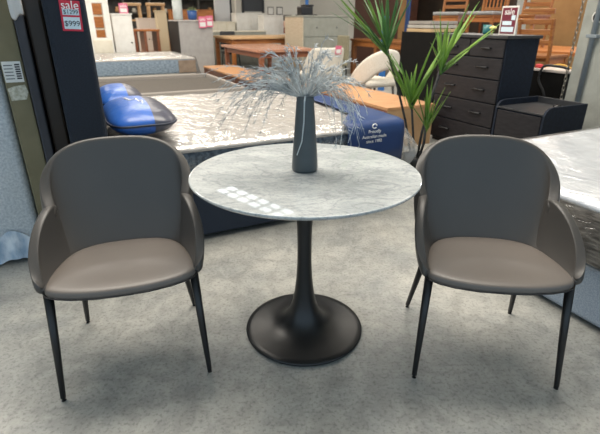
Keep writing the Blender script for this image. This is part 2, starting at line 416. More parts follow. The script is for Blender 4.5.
# ------------------------------------------------------------------ wrapped mattress bed behind the table
def pillowtop(bm, x0, x1, y0, y1, z0, z1, nx=40, ny=40, r=.07, amp=.008, seed=1, edge=.04):
    """mattress top with softly rounded sides and quilted relief"""
    rr = random.Random(seed); ph = [(rr.uniform(0, 6), rr.uniform(0, 6)) for _ in range(6)]
    rows = []
    for j in range(-2, ny+3):
        row = []
        for i in range(-2, nx+3):
            u = min(max(i/nx, 0), 1); w = min(max(j/ny, 0), 1)
            x = x0+(x1-x0)*u; y = y0+(y1-y0)*w
            ed = min(x-x0, x1-x, y-y0, y1-y)
            drop = edge*math.exp(-ed/r)
            z = z1 - drop + amp*(math.sin(x*21+ph[0][0])*math.sin(y*19+ph[0][1]) + .6*math.sin(x*37+y*11+ph[1][0])*math.sin(y*31-x*7+ph[1][1]))*(1-math.exp(-ed/.1))
            if i in (-2, nx+2) or j in (-2, ny+2): z = z0
            elif i in (-1, nx+1) or j in (-1, ny+1): z = z1-edge-.015
            ox = -.010 if i == -1 else (.010 if i == nx+1 else 0); oy = -.010 if j == -1 else (.010 if j == ny+1 else 0)
            row.append((x+ox, y+oy, z))
        rows.append(row)
    grid(bm, rows)
def wrapped_mattress(parent, L, Wd, z0, z1, seed, side=SIDEQ, top=.045, edge=.032, amp=.008, quilt=None, cover=None):
    bm = bmesh.new(); box(bm, (L/2, Wd/2, (z0+z1-top)/2), (L, Wd, z1-top-z0), .03, seg=3); m = link('mattress', bm, side, parent, True)
    bm = bmesh.new(); pillowtop(bm, .005, L-.005, .005, Wd-.005, z1-top-.01, z1, seed=seed, edge=edge, amp=amp); link('pillow_top', bm, quilt or QUILT, m, True)
    bm = bmesh.new(); pillowtop(bm, -.008, L+.008, -.008, Wd+.008, z1-top-.008, z1+.008, nx=40, ny=40, seed=seed, edge=edge, amp=amp)
    link('plastic_wrap', bm, cover or FILM, m, True)
    return m
A0, B0, L, Wd = .18, 2.59, 1.91, 2.02
t = gthing('mattress_bed', A0, B0, 'low navy bed with white quilted mattress in clear plastic, behind the round table', 'bed')
B('bed_base', 0, L, 0, Wd, .03, .33, NAVYF, t, .02)
for x in (.15, L-.15):
    for y in (.15, Wd-.15): B('foot', x-.03, x+.03, y-.03, y+.03, 0, .03, BLACKM, t)
m1 = wrapped_mattress(t, L, Wd, .33, .635, 2)
bm = bmesh.new()                                     # film hugging the near side
rows = []
rr = random.Random(5)
for k in range(7):
    z = .34+.215*k/6
    rows.append([(L*i/60, -.012-.010*rr.random(), z+.006*rr.uniform(-1, 1)) for i in range(61)])
grid(bm, rows); link('plastic_wrap', bm, FILMS, m1, True)
# royal blue label band round the foot
bm = bmesh.new()
xs = [1.45, 1.56, 1.68, 1.80, 1.89, 1.925]
prof = [(-.028, .345), (-.036, .45), (-.037, .55), (-.034, .605), (-.018, .638), (.04, .652)]
rows = [[(x, y, z) for x in xs] for y, z in prof]
vs = grid(bm, rows)
top = [[v for v in vs[-1]]]
for w in (.30, .7, 1.1, 1.5, 2.0):
    x0 = 1.60 + .10*min(1, w/.5)
    row = [bm.verts.new((x0+(1.925-x0)*i/5, w, .658)) for i in range(6)]
    for i in range(5): bm.faces.new((top[-1][i], top[-1][i+1], row[i+1], row[i]))
    top.append(row)
lab = link('brand_label', bm, LABELB, m1, True, solid=.003)
lab['label'] = 'royal blue printed label band'
for s, zz, sz in (('Proudly', .588, .034), ('Australian made', .553, .031), ('since 1982', .520, .031)):
    text('lettering', s, sz, (1.665, -.041, zz), (PI/2, 0, 0), WHITET, lab)
bm = bmesh.new(); tube(bm, [(1.665+.018*math.cos(k/16*2*PI), -.036, .624+.015*math.sin(k/16*2*PI)) for k in range(15)], .0035, 6)
link('emblem', bm, WHITET, lab, True)
bm = bmesh.new(); rows = []                          # loose end of the wrapping at the foot
rr = random.Random(9)
for k in range(9):
    u = k/8
    rows.append([(1.92+.10*math.sin(PI*min(1, u*.9))*(1+.5*math.sin(i*1.3+u*3))+.015*rr.uniform(-1, 1), -.03+.36*i/12+.02*rr.uniform(-1, 1), .61-.37*u) for i in range(13)])
grid(bm, rows); link('loose_plastic', bm, FILML, m1, True, 1)

# pillows lying at the head
PBLUE = split_mat('blue_pillow_pack', [(0, '2f62b4'), (.62, '4a4b57')], 0, .3, .3)
def pillow(cx, cy, rz, sx, sy, sz, label, mtl):
    bm = bmesh.new()
    N, M = 24, 16
    rows = []
    for j in range(M+1):
        ph = -PI/2 + PI*j/M
        row = []
        for i in range(N):
            th = 2*PI*i/N
            sg = lambda q, e: math.copysign(abs(q)**e, q)
            c = sg(math.cos(ph), .75)
            x = sg(math.cos(th), .55)*c; y = sg(math.sin(th), .55)*c; z = sg(math.sin(ph), 1.05)
            k = 1-.35*(abs(x)*abs(y))
            row.append((sx/2*x*(1-.06*(1-abs(y))), sy/2*y*(1-.06*(1-abs(x))), sz/2*z*k))
        rows.append(row)
    vs = [[bm.verts.new(p) for p in r] for r in rows[1:-1]]
    for a, b in zip(vs, vs[1:]):
        for i in range(N): bm.faces.new((a[i], a[(i+1) % N], b[(i+1) % N], b[i]))
    p0 = bm.verts.new((0, 0, -sz/2)); p1 = bm.verts.new((0, 0, sz/2))
    for i in range(N):
        bm.faces.new((p0, vs[0][(i+1) % N], vs[0][i])); bm.faces.new((p1, vs[-1][i], vs[-1][(i+1) % N]))
    t = thing('packaged_pillow', G(cx, cy, .6475+sz/2), GA+rz, label, 'pillow', 'packaged pillows on the bed')
    body = link('pillow_pack', bm, mtl, t, True, 1)
    bm = bmesh.new()
    pts = []
    for i in range(49):
        th = 2*PI*i/48
        sg = lambda q, e: math.copysign(abs(q)**e, q)
        x = sg(math.cos(th), .55); y = sg(math.sin(th), .55)
        pts.append((sx/2*x*(1-.06*(1-abs(y)))*1.0, sy/2*y*(1-.06*(1-abs(x)))*1.0, 0))
    tube(bm, pts, .007, 6); link('seam', bm, mat('midnight_seam', '1c2436', rough=.5), t, True)
    return t
pk = pillow(.352, 3.03, 0, .41, .80, .20, 'blue and grey packaged pillow at the head of the bed, nearer the tub chair', PBLUE)
bm = bmesh.new()
tube(bm, [(-.06, .02, .099), (-.04, -.06, .098), (.0, -.02, .0985), (.01, -.12, .094), (.03, -.07, .094), (.02, -.16, .087)], .006, 6); link('printed_mark', bm, WHITET, pk, True)
pillow(.325, 3.78, 0, .34, .68, .20, 'blue packaged pillow at the head of the bed, half hidden behind the nearer pillow', PBLUE)

# ------------------------------------------------------------------ stock standing on edge at the left
t = gthing('upright_bed_base', -.05, 2.62, 'navy upholstered bed base stood on end, with a red sale tag at its top corner', 'bed base')
bm = bmesh.new(); box(bm, (.095, .9, .705), (.19, 1.8, 1.41), .022, seg=3); link('upholstered_box', bm, NAVYD, t)
s = bpy.data.objects.new('sale_tag', None)
bm = bmesh.new(); box(bm, (0, 0, 0), (.090, .002, .135), .001); sg = link('sale_tag', bm, REDTAG, None); sg.location = G(.066, 2.6185, 1.312); sg.rotation_euler = (0, R(2), GA)
tag(sg, 'red and white sale price tag pinned on the navy upright bed base', 'price tag')
B('price_panel', -.036, .036, -.0016, -.0006, .004, .030, BLUETAG, sg, .0); B('price_panel', -.036, .036, -.0016, -.0006, -.058, -.005, BLUETAG, sg, .0)
text('lettering', 'sale', .052, (0, -.0022, .047), (PI/2, 0, 0), WHITET, sg, .0003)
text('lettering', '$1299', .026, (0, -.0024, .017), (PI/2, 0, 0), PRINT, sg, .0003)
text('lettering', '$999', .034, (0, -.0024, -.034), (PI/2, 0, 0), PRINT, sg, .0003)
t = gthing('upright_headboard', -.135, 2.76, 'dark brown vinyl headboard stood on edge beside the navy bed base', 'headboard')
bm = bmesh.new(); box(bm, (.04, .8, .80), (.08, 1.6, 1.6), .012); link('padded_board', bm, BROWNV, t)
t = gthing('slim_board', -.187, 2.73, 'slim charcoal board stood on edge with white film over its top', 'board')
bm = bmesh.new(); box(bm, (.022, .7, .66), (.044, 1.4, 1.32), .008); link('panel', bm, CHARCOAL, t)
bm = bmesh.new()
rows = []
for k in range(6):
    rows.append([(-.008+.06*i/6, -.006+.006*math.sin(i*2+k)-.002*k, 1.322+.035*k - (.018 if k == 0 else 0)*(1+math.sin(i))) for i in range(7)])
grid(bm, rows); link('plastic_sleeve', bm, mat('white_film', 'c9c6c2', rough=.35, bump=.3, bscale=30), t, True, 1, .006)
t = gthing('flat_pack_carton', -.29, 2.755, 'olive brown flat carton stood on end with a white shipping label', 'carton')
bm = bmesh.new(); box(bm, (.05, .7, .75), (.098, 1.4, 1.5), .006); link('carton_box', bm, OLIVE, t)
lb = B('shipping_label', .006, .088, -.003, -.001, 1.005, 1.105, PAPER, t, 0)
for k in range(7): B('barcode', .060, .082, -.0042, -.0032, 1.02+.011*k, 1.027+.011*k, PRINT, lb, 0)
for k in range(5): B('print_line', .012, .050, -.0042, -.0032, 1.02+.016*k, 1.025+.016*k, GREYPRINT, lb, 0)
bm = bmesh.new(); prism(bm, [(.012, .915), (.08, .918), (.094, .955), (.086, .992), (.035, .985), (.006, .975)], 0, .002)
bmesh.ops.rotate(bm, cent=(0, 0, 0), matrix=Matrix.Rotation(PI/2, 3, 'X'), verts=bm.verts); bmesh.ops.translate(bm, vec=(0, -.001, 0), verts=bm.verts)
link('tape_patch', bm, mat('crumpled_tape', '9d9a88', 'c9c7b8', scale=60, rough=.3), t)
t = gthing('upright_mattress', -.82, 2.80, 'pale blue-grey mattress stood on end at the edge, in crumpled plastic at the floor', 'mattress')
bm = bmesh.new(); box(bm, (.26, .75, .95), (.52, 1.5, 1.86), .04, seg=3); link('mattress_body', bm, PALEFAB, t, True)
bm = bmesh.new(); rows = []; rr = random.Random(3)
for k in range(9):
    u = k/8
    rows.append([(.54*i/22-.01, -.010-.018*(1-u)*(1+.6*math.sin(i*1.7))-.005*rr.random(), .012+.02*(k == 0)*rr.random()+.14*u*(1+.35*math.sin(i*.5))) for i in range(23)])
grid(bm, rows); link('plastic_sleeve', bm, mat('crumpled_pale_film', '8fa6bd', 'd3dde6', scale=9, rough=.25, bump=.6, bscale=25, stretch=(2, 1, 1)), t, True, 1)

# ------------------------------------------------------------------ bed at the right
QUILT2 = mat('cool_quilted_white', 'b9bdc4', 'cdd1d6', scale=9, rough=.75, bump=.5, bscale=14)
FILM2 = film('clear_cool_film', 9, .6, .03, .45, .28, (1, .5, 1))
t = gthing('mattress_bed', 1.92, -.15, 'pale blue-grey bed with plastic-wrapped mattress, its corner behind a tub chair', 'bed')
Lb, Wb = 2.03, 2.13
B('bed_base', .01, Lb, 0, Wb, .03, .295, STEELF, t, .02)
for x in (.15, Lb-.15):
    for y in (.15, Wb-.15): B('foot', x-.03, x+.03, y-.03, y+.03, 0, .03, BLACKM, t)
m2 = wrapped_mattress(t, Lb, Wb, .295, .60, 8, mat('dark_taupe_mattress_side', '56524d', '8a857e', scale=14, rough=.6, stretch=(1, 1, 4), bump=.4, bscale=30), edge=.03, quilt=QUILT2, cover=FILM2)  # side fabric is a streaky dark taupe
bm = bmesh.new(); rows = []; rr = random.Random(15)
for k in range(8):
    z = .30+.24*k/7
    rows.append([(-.012-.012*rr.random()-.02*math.sin(PI*k/7), Wb*i/60, z+.008*rr.uniform(-1, 1)) for i in range(61)])
grid(bm, rows); link('plastic_wrap', bm, FILMS, m2, True)

# ------------------------------------------------------------------ beds behind
t = gthing('storage_bed_frame', .33, 6.75, 'empty taupe fabric bed frame behind the blue pillows', 'bed frame')
B('lift_up_deck', .06, 2.05, .06, 2.14, .05, .29, TAUPEF, t, .01)
for y0, y1 in ((0, .06), (2.14, 2.20)): B('side_rail', 0, 2.1, y0, y1, .02, .35, TAUPER, t, .015)
for x0, x1 in ((0, .06), (2.05, 2.11)): B('end_rail', x0, x1, .06, 2.14, .02, .35, TAUPER, t, .015)
t = gthing('mattress_bed', .3, 9.9, 'distant white-topped mattress with blue side and brown corner, wrapped in plastic', 'bed')
B('bed_base', 0, 2.15, 0, 1.9, 0, .27, mat('pale_base_fabric', 'a9a49c', rough=.9), t, .02)
m3 = wrapped_mattress(t, 2.15, 1.9, .27, .60, 21, SIDEB, edge=.03)
B('corner_panel', 1.80, 2.16, -.012, .2, .28, .53, BROWNP, m3, .01)
bm = bmesh.new(); rows = []
for k in range(6): rows.append([(2.17+.10*(k/5)*(1+.3*math.sin(i*2)), .0+.5*i/8, .60-.085*k) for i in range(9)])
grid(bm, rows); link('loose_plastic', bm, FILML, m3, True, 1)

# ------------------------------------------------------------------ low timber units
def low_unit(a, b, sx, sy, h, label, endm, frontm=BENCHD):
    t = gthing('low_timber_unit', a, b, label, 'low table', 'low timber units')
    B('top_board', -.01, sx+.01, -.012, sy+.01, h-.03, h, BENCHW, t, .003)
    B('body', 0, sx, 0, sy, .0, h-.03, frontm, t, .002)
    if endm: B('end_panel', 0, sx, -.010, 0, .0, h-.03, endm, t, .001)
    return t
u1 = low_unit(2.60, 6.9, .62, 2.9, .41, 'long low timber unit with dark front, below the dining tables', None)
u2 = low_unit(2.96, 3.90, .63, 2.1, .45, 'low timber-topped unit with plain cardboard end, beside the potted palm', CARD, REDW)

# ------------------------------------------------------------------ potted palm
PXY = Vector((1.03, 3.92, 0))
t = thing('potted_palm', PXY, 0, 'artificial dracaena palm with green sword leaves on bare canes behind the table', 'artificial plant')
bm = bmesh.new(); lathe(bm, [(0, 0), (.09, 0), (.115, .02), (.125, .15), (.13, .19), (.12, .19), (.115, .17), (0, .17)], 32); link('pot', bm, mat('black_pot', '15171a', rough=.5), t, True)
rp = random.Random(4)
def leaf(bm, p0, d, Ln, w, sag, rr):
    d = d.normalized(); side = d.cross(Vector((0, 0, 1)))
    if side.length < .1: side = Vector((1, 0, 0))
    side.normalize(); side = (Matrix.Rotation(rr.uniform(-.7, .7), 3, d) @ side); up = side.cross(d).normalized()
    N = 8; rows = []; w = w*1.65; Ln = Ln*1.4
    for i in range(N+1):
        u = i/N
        c = p0 + d*Ln*u + Vector((0, 0, -sag*u*u))
        ww = w*(.45+.9*u if u < .35 else .765*(1-((u-.35)/.65)**1.8)+.01)
        rows.append([c - side*ww + up*ww*.35, c, c + side*ww + up*ww*.35])
    grid(bm, rows)
def crown(stem, at, dirs, m):
    bm = bmesh.new()
    for (x, y, z, Ln, w) in dirs + [(x+rp.uniform(-.16, .16), y+rp.uniform(-.4, .4), z, Ln*rp.uniform(.6, .95), w*.9) for (x, y, z, Ln, w) in dirs[::2]]:
        leaf(bm, Vector(at)+Vector((rp.uniform(-.012, .012), rp.uniform(-.012, .012), rp.uniform(-.05, .02))), Vector((x, y, z)), Ln, w, rp.uniform(0, .03), rp)
    link('leaf_crown', bm, m, stem, True, solid=.0015)
def cane(pts, r=.012):
    bm = bmesh.new(); tube(bm, pts, r, 9); return link('cane', bm, STEMM, t, True)
# canes (local to the pot)
c1 = cane([(-.03, .0, .16), (-.12, -.02, .5), (-.22, -.03, .80), (-.33, -.05, 1.08)], .010)
c2 = cane([(-.01, -.02, .16), (-.05, -.05, .4), (-.10, -.08, .68)], .010)
c3 = cane([(.02, .0, .16), (.04, .0, .4), (.08, .01, .65), (.14, .0, .93)], .012)
c4 = cane([(.02, -.05, .16), (.045, -.08, .32), (.04, -.10, .46)], .012)
crown(c1, (-.33, -.05, 1.07), [(-.55, -.1, .95, .42, .013), (-.75, -.1, .85, .46, .014), (-.92, .0, .75, .36, .012), (-.98, .1, .62, .40, .011), (-.85, -.3, .72, .44, .013), (-.25, -.1, 1, .38, .013), (-.05, .1, 1, .40, .014), (.12, -.1, 1, .40, .013), (.25, .2, 1, .36, .014), (.42, -.1, 1, .38, .013), (-.4, .3, 1, .38, .012), (-.7, .3, .7, .34, .012), (.1, -.4, .9, .3, .012), (-.15, -.4, 1, .36, .012)], LEAFD)
crown(c1, (-.31, -.05, 1.03), [(.55, -.2, -.9, .32, .011), (.4, -.3, -1, .30, .011), (.7, .1, -.75, .2, .010), (-.5, -.2, 1, .5, .012), (-.8, -.2, .8, .5, .012)], LEAFM)
crown(c2, (-.10, -.08, .66), [(-.5, -.1, 1, .36, .016), (-.35, -.2, 1, .30, .014), (.25, -.1, 1, .40, .022), (.40, .05, 1, .38, .020), (.1, .1, 1, .26, .016), (.52, -.1, .9, .3, .016), (-.62, .1, .9, .3, .013), (-.1, -.3, .9, .2, .013)], LEAFM)
crown(c3, (.14, .0, .92), [(-.15, -.1, 1, .36, .017), (-.3, .1, 1, .28, .015), (.02, .1, 1, .28, .014), (.25, -.2, 1, .40, .014), (.45, .0, .95, .42, .013), (.75, -.1, .72, .40, .017), (.85, .1, .6, .36, .012), (-.1, .3, .9, .26, .015), (-.42, -.1, .8, .2, .014), (.3, .3, .9, .3, .013), (.6, -.3, .7, .3, .012)], LEAFM)
crown(c4, (.04, -.10, .44), [(-.1, -.1, 1, .30, .012), (-.35, .0, 1, .28, .013), (.05, .1, 1, .32, .012), (.3, -.1, 1, .30, .012), (.45, .1, .9, .28, .012), (-.25, -.2, 1, .2, .012), (.15, -.2, .9, .24, .011), (-.55, 0, .8, .24, .010)], LEAFM)

# ------------------------------------------------------------------ tall chest of drawers and bedside
def bar_handle(parent, y, z, w):
    bm = bmesh.new(); tube(bm, [(.0, y-w, z), (-.022, y-w, z), (-.022, y+w, z), (.0, y+w, z)], .0085, 6); link('handle', bm, BLACKM, parent, True)
t = gthing('chest_of_drawers', 3.75, 3.20, 'tall black five-row chest of drawers with dark navy side panel', 'chest of drawers')
CW, CD, CH = .89, .46, 1.165
B('carcass', .02, CD, .0, CW, .04, CH-.03, EBONYS, t, .003)
B('plinth', .035, CD-.02, .02, CW-.02, 0, .04, BLACKM, t, .0)
B('top_board', -.012, CD+.015, -.02, CW+.02, CH-.03, CH, EBONYT, t, .005)
zr = [.05, .285, .525, .755, .960, 1.13]
for r in range(5):
    z0, z1 = zr[r]+.006, zr[r+1]-.006
    if r < 4:
        d = B('drawer', 0, .022, .012, CW-.012, z0, z1, EBONY, t, .004)
        for y in (CW*.27, CW*.73): bar_handle(d, y, (z0+z1)/2+.01, .068)
    else:
        for y0, y1 in ((.012, CW/2-.006), (CW/2+.006, CW-.012)):
            d = B('drawer', 0, .022, y0, y1, z0, z1, EBONY, t, .004); bar_handle(d, (y0+y1)/2, (z0+z1)/2, .055)
t = gthing('bedside_table', 3.62, 2.56, 'low dark bedside table with raised rounded rails, beside the tall black chest', 'bedside table')
B('carcass', .015, .56, .02, .50, .03, .535, EBONYS, t, .003)
B('plinth', .03, .54, .03, .49, 0, .03, BLACKM, t, 0)
for z0, z1 in ((.045, .275), (.285, .520)): B('drawer', 0, .018, .025, .495, z0, z1, EBONY, t, .003)
B('tray_top', .0, .57, .015, .505, .535, .55, EBONYT, t, .003)
for y0 in (-.003, .503):
    bm = bmesh.new(); out = [(-.004, .0), (.565, .0), (.565, .605), (.10, .605), (.055, .598), (.02, .575), (.0, .535)]
    prism(bm, out, 0, .020); bmesh.ops.rotate(bm, cent=(0, 0, 0), matrix=Matrix.Rotation(PI/2, 3, 'X'), verts=bm.verts); bmesh.ops.translate(bm, vec=(0, y0+.02, 0), verts=bm.verts)
    sr = link('side_rail', bm, EBONYS, t)
B('rear_rail', .553, .570, .018, .502, .55, .605, EBONYT, t, .003)
bm = bmesh.new(); lathe(bm, [(0, 0), (.035, 0), (.038, .012), (.03, .03), (.022, .034), (0, .034)], 20); kx = link('small_dish', bm, mat('black_gloss', '101114', rough=.25), None, True); kx.location = G(4.0, 2.72, .551)
tag(kx, 'small black dish lying in the tray of the bedside table', 'dish')

# ------------------------------------------------------------------ things on the tall chest
t = gthing('sign_holder', 3.84, 3.29, 'white framed burgundy sale sign standing on the tall black chest', 'sign', z=1.1655)
B('frame', -.005, .005, -.095, .095, 0, .255, WHITEP, t, .002)
cd_ = B('printed_card', -.0075, -.005, -.082, .082, .014, .241, BURG, t, 0)
for y0, y1, z0, z1 in ((-.070, .070, .03, .075), (-.04, .065, .09, .125), (-.074, -.03, .135, .175)): B('printed_panel', -.0085, -.0075, y0, y1, z0, z1, BLUETAG, cd_, 0)
text('lettering', 'sale', .075, (-.0088, 0, .205), (PI/2, 0, -PI/2), WHITET, cd_, .0004)
bm = bmesh.new(); lathe(bm, [(0, 0), (.035, 0), (.04, .02), (.042, .09), (.036, .09), (.034, .01), (0, .01)], 20); cpt = link('teal_cup', bm, mat('teal_ceramic', '2e6a6b', rough=.3), None, True); cpt.location = G(3.93, 3.62, 1.1655)
tag(cpt, 'small teal ceramic cup standing on the tall black chest', 'cup')
t = gthing('flower_ornament', 3.88, 3.50, 'small pale yellow flower ornament on the tall black chest', 'ornament', z=1.1655)
bm = bmesh.new(); tube(bm, [(0, 0, 0), (0, 0, .055)], .006, 6); link('stalk', bm, mat('pale_stalk', '8c9a52', rough=.6), t)
bm = bmesh.new()
for k in range(6): bmesh.ops.create_icosphere(bm, subdivisions=1, radius=.016, matrix=Matrix.Translation((.02*math.cos(k*1.05), .02*math.sin(k*1.05), .062)))
bmesh.ops.create_icosphere(bm, subdivisions=1, radius=.015, matrix=Matrix.Translation((0, 0, .07)))
link('bloom', bm, mat('pale_yellow', 'e6d98a', rough=.6), t, True)


# ------------------------------------------------------------------ background: a helper that turns a sight line at a chosen depth into shop coordinates
F = 450.0
def ray(u, v):
    x = (u-300)/F; y = (v-217)/F; x, y = x+.002*y, y-.002*x
    c, s = math.cos(PITCH), math.sin(PITCH)
    return Vector((x, c - y*s, -s - y*c))
def onB(u, v, b):
    d = ray(u, v); k = b/d.dot(E2); q = Vector((0, 0, CAM_H))+d*k; return q.dot(E1), q.z
def onA(u, v, a):
    d = ray(u, v); k = a/d.dot(E1); q = Vector((0, 0, CAM_H))+d*k; return q.dot(E2), q.z
def onZ(u, v, z):
    d = ray(u, v); k = (z-CAM_H)/d.z; q = d*k; return q.dot(E1), q.dot(E2)

def cabinet(name, u0, u1, vtop, b, depth, label, cat, m, doors=0, drawers=0, dm=None, topm=None, sidem=None, group=None, h=None):
    """cupboard on the floor whose front (facing the aisle) lies at distance b"""
    a0, z = onB(u0, vtop, b); a1, z1 = onB(u1, vtop, b); z = h or (z+z1)/2; w = a1-a0
    t = gthing(name, a0, b, label, cat, group)
    B('carcass', 0, w, 0, depth, 0, z-.03, m, t, .004)
    B('top_board', -.02, w+.02, -.02, depth+.01, z-.03, z, topm or m, t, .004)
    for k in range(doors):
        d = B('door', w*k/doors+.01, w*(k+1)/doors-.01, -.016, 0, .08, z-.05, dm or m, t, .004)
        bm = bmesh.new(); bmesh.ops.create_icosphere(bm, subdivisions=2, radius=.018, matrix=Matrix.Translation((w*(k+(.85 if k % 2 == 0 else .15))/doors, -.03, z*.55))); link('knob', bm, BLACKM, d, True)
    for k in range(drawers):
        z0 = .08+(z-.13)*k/drawers; z1 = .08+(z-.13)*(k+1)/drawers
        d = B('drawer', .02, w-.02, -.016, 0, z0+.008, z1-.008, dm or m, t, .004)
        for q in (.28, .72):
            bm = bmesh.new(); bmesh.ops.create_icosphere(bm, subdivisions=2, radius=.017, matrix=Matrix.Translation((w*q, -.03, (z0+z1)/2))); link('knob', bm, GREYPRINT, d, True)
    if sidem: B('side_panel', -.012, 0, 0, depth, 0, z-.03, sidem, t, .002)
    return t, w, z
def pricetag(loc, rz, w, h, label, m=PINKTAG):
    bm = bmesh.new(); box(bm, (0, 0, h/2), (w, .006, h), .002); o = link('price_tag', bm, m, None); o.location = loc; o.rotation_euler = (0, 0, rz)
    B('price_panel', -w*.38, w*.38, -.0045, -.003, h*.12, h*.5, PAPER, o, 0)
    text('lettering', 'sale', w*.5, (0, -.005, h*.74), (PI/2, 0, 0), WHITET, o, .0004)
    return tag(o, label, 'price tag', 'small pink price tags')

# white hutch dresser, far left
b = 12.2
a0, z0 = onB(92, 44, b); a1, _ = onB(114, 44, b); _, zt = onB(100, 3, b); w = a1-a0
t = gthing('hutch_dresser', a0, b, 'white dresser with open hutch frame, seen past the navy bed base', 'dresser')
B('lower_cabinet', 0, w, 0, .5, 0, z0+.12, WHITEP, t, .006)
for k in range(2): B('drawer', .03, w-.03, -.015, 0, z0+.1-.32*(k+1), z0+.08-.32*k, CREAM, t, .006)
for x in (0, w-.13): B('post', x, x+.13, 0, .3, z0+.12, zt, WHITEP, t, .004)
B('top_rail', 0, w, 0, .32, zt-.0, zt+.35, WHITEP, t, .004)
b2 = 13.5
a0, z0 = onB(86, 41, b2); a1, z1 = onB(106, 14, b2)
t = gthing('drawer_tower', a0, b2, 'orange timber drawer tower behind the white dresser frame', 'drawers')
B('carcass', 0, a1-a0, 0, .4, 0, z1+.35, CREAM, t, .004)
for k in range(4): B('drawer', .02, a1-a0-.02, -.02, 0, z0+.31*k, z0+.31*k+.26, ORANGEW if k < 3 else EBONY, t, .004)
# white tall cabinet
t, w, z = cabinet('tall_cabinet', 110.5, 131, 13.5, 12.3, .5, 'plain white cabinet with a pink price tag on top', 'cabinet', WHITEP, doors=1, dm=WHITEP)
a, _ = onB(124, 13, 12.35); pricetag(G(a, 12.35, z+.002), GA, .2, .22, 'pink price tag standing on the white cabinet')
# timber desk
b = 13.2; a0, z = onB(133, 29.5, b); a1, _ = onB(160, 31, b)
t = gthing('timber_desk', a0, b, 'honey timber desk with lower shelf beside the white cabinet', 'desk')
w = a1-a0
B('desktop', -.05, w, 0, .9, z-.05, z, ORANGEW, t, .006)
B('shelf', .35*w, w, .02, .8, z*.42, z*.42+.05, ORANGEW, t, .004)
for x in (.38*w, w-.09): B('side_panel', x, x+.07, .02, .8, 0, z-.05, REDW, t, .004)
for x in (0, ): B('leg', x, x+.08, .02, .10, 0, z-.05, REDW, t, .004)
# pale sideboard further
cabinet('sideboard', 138, 158, 18, 15.5, .5, 'pale pinkish sideboard behind the timber desk', 'sideboard', mat('blush_white', 'd6c6ba', rough=.6), doors=2)
# tall bar stools on a shelf
b = 16.5
for i, (u, lab) in enumerate(((131, 'pale timber bar stool above the desk, nearer the white cabinet'), (155, 'pale timber bar stool above the desk, nearer the beige shelf'))):
    a0, z = onB(u, 3, b); t = gthing('bar_stool', a0, b, lab, 'stool', 'pale timber bar stools')
    B('seat', -.28, .28, -.2, .2, z-.08, z, PALEW, t, .02)
    for sx in (-1, 1):
        for sy in (-1, 1):
            bm = bmesh.new(); tube(bm, [(sx*.22, sy*.14, z-.08), (sx*.30, sy*.2, 0)], .035, 6); link('leg', bm, PALEW, t)
    bm = bmesh.new(); box(bm, (0, -.17, z-.5), (.5, .04, .05)); link('stretcher', bm, PALEW, t)
# beige narrow bookcase
t, w, z = cabinet('narrow_bookcase', 156.5, 166, 10.5, 14.6, .4, 'narrow beige bookcase beside the black-sided unit', 'bookcase', mat('sand_board', 'c8b596', rough=.6), doors=0)
# grey unit with black side
b = 12.0
t, w, z = cabinet('storage_unit', 178, 212, 20, b, 1.1, 'grey painted storage unit with a black side panel', 'cabinet', GREYP, doors=0, topm=mat('pale_grey_top', 'b8b3ae', rough=.5), sidem=mat('black_panel', '24211f', rough=.6))
a, _ = onB(178, 20, b+.5)
bm = bmesh.new(); lathe(bm, [(0, 0), (.11, 0), (.12, .03), (.12, .5), (.11, .5), (.10, .03), (0, .03)], 20)
o = link('glass_vase', bm, mat('frosted_grey_glass', 'a7aba8', 'b5bab6', rough=.25), None, True); o.location = G(a+.0, b+.45, z+.001); tag(o, 'tall pale grey glass vase standing on the grey storage unit', 'vase')
a, _ = onB(189, 18, b+.4)
t2 = gthing('blue_pot_plant', a+.08, b+.36, 'small plant in a blue pot on the grey storage unit', 'potted plant', z=z+.001)
bm = bmesh.new(); lathe(bm, [(0, 0), (.08, 0), (.11, .03), (.12, .22), (.105, .22), (.10, .05), (0, .2)], 20); link('pot', bm, mat('blue_glaze', '2c4f86', rough=.3), t2, True)
bm = bmesh.new()
for k in range(30):
    d = Vector((rp.uniform(-1, 1), rp.uniform(-1, 1), rp.uniform(.2, 1))); leaf(bm, Vector((0, 0, .2)), d, .12, .02, .04, rp)
link('foliage', bm, mat('soft_green', '8a9a6a', 'a3ad80', rough=.6), t2, True)
a, zz = onB(203, 28, b-.06)
pricetag(G(a, b-.06, zz), GA, .19, .26, 'pink price tag hanging over the front of the grey storage unit')
a, zz = onB(208, 27, b-.05)
pricetag(G(a+.05, b-.05, zz), GA, .17, .26, 'pink price tag at the far corner of the grey storage unit')
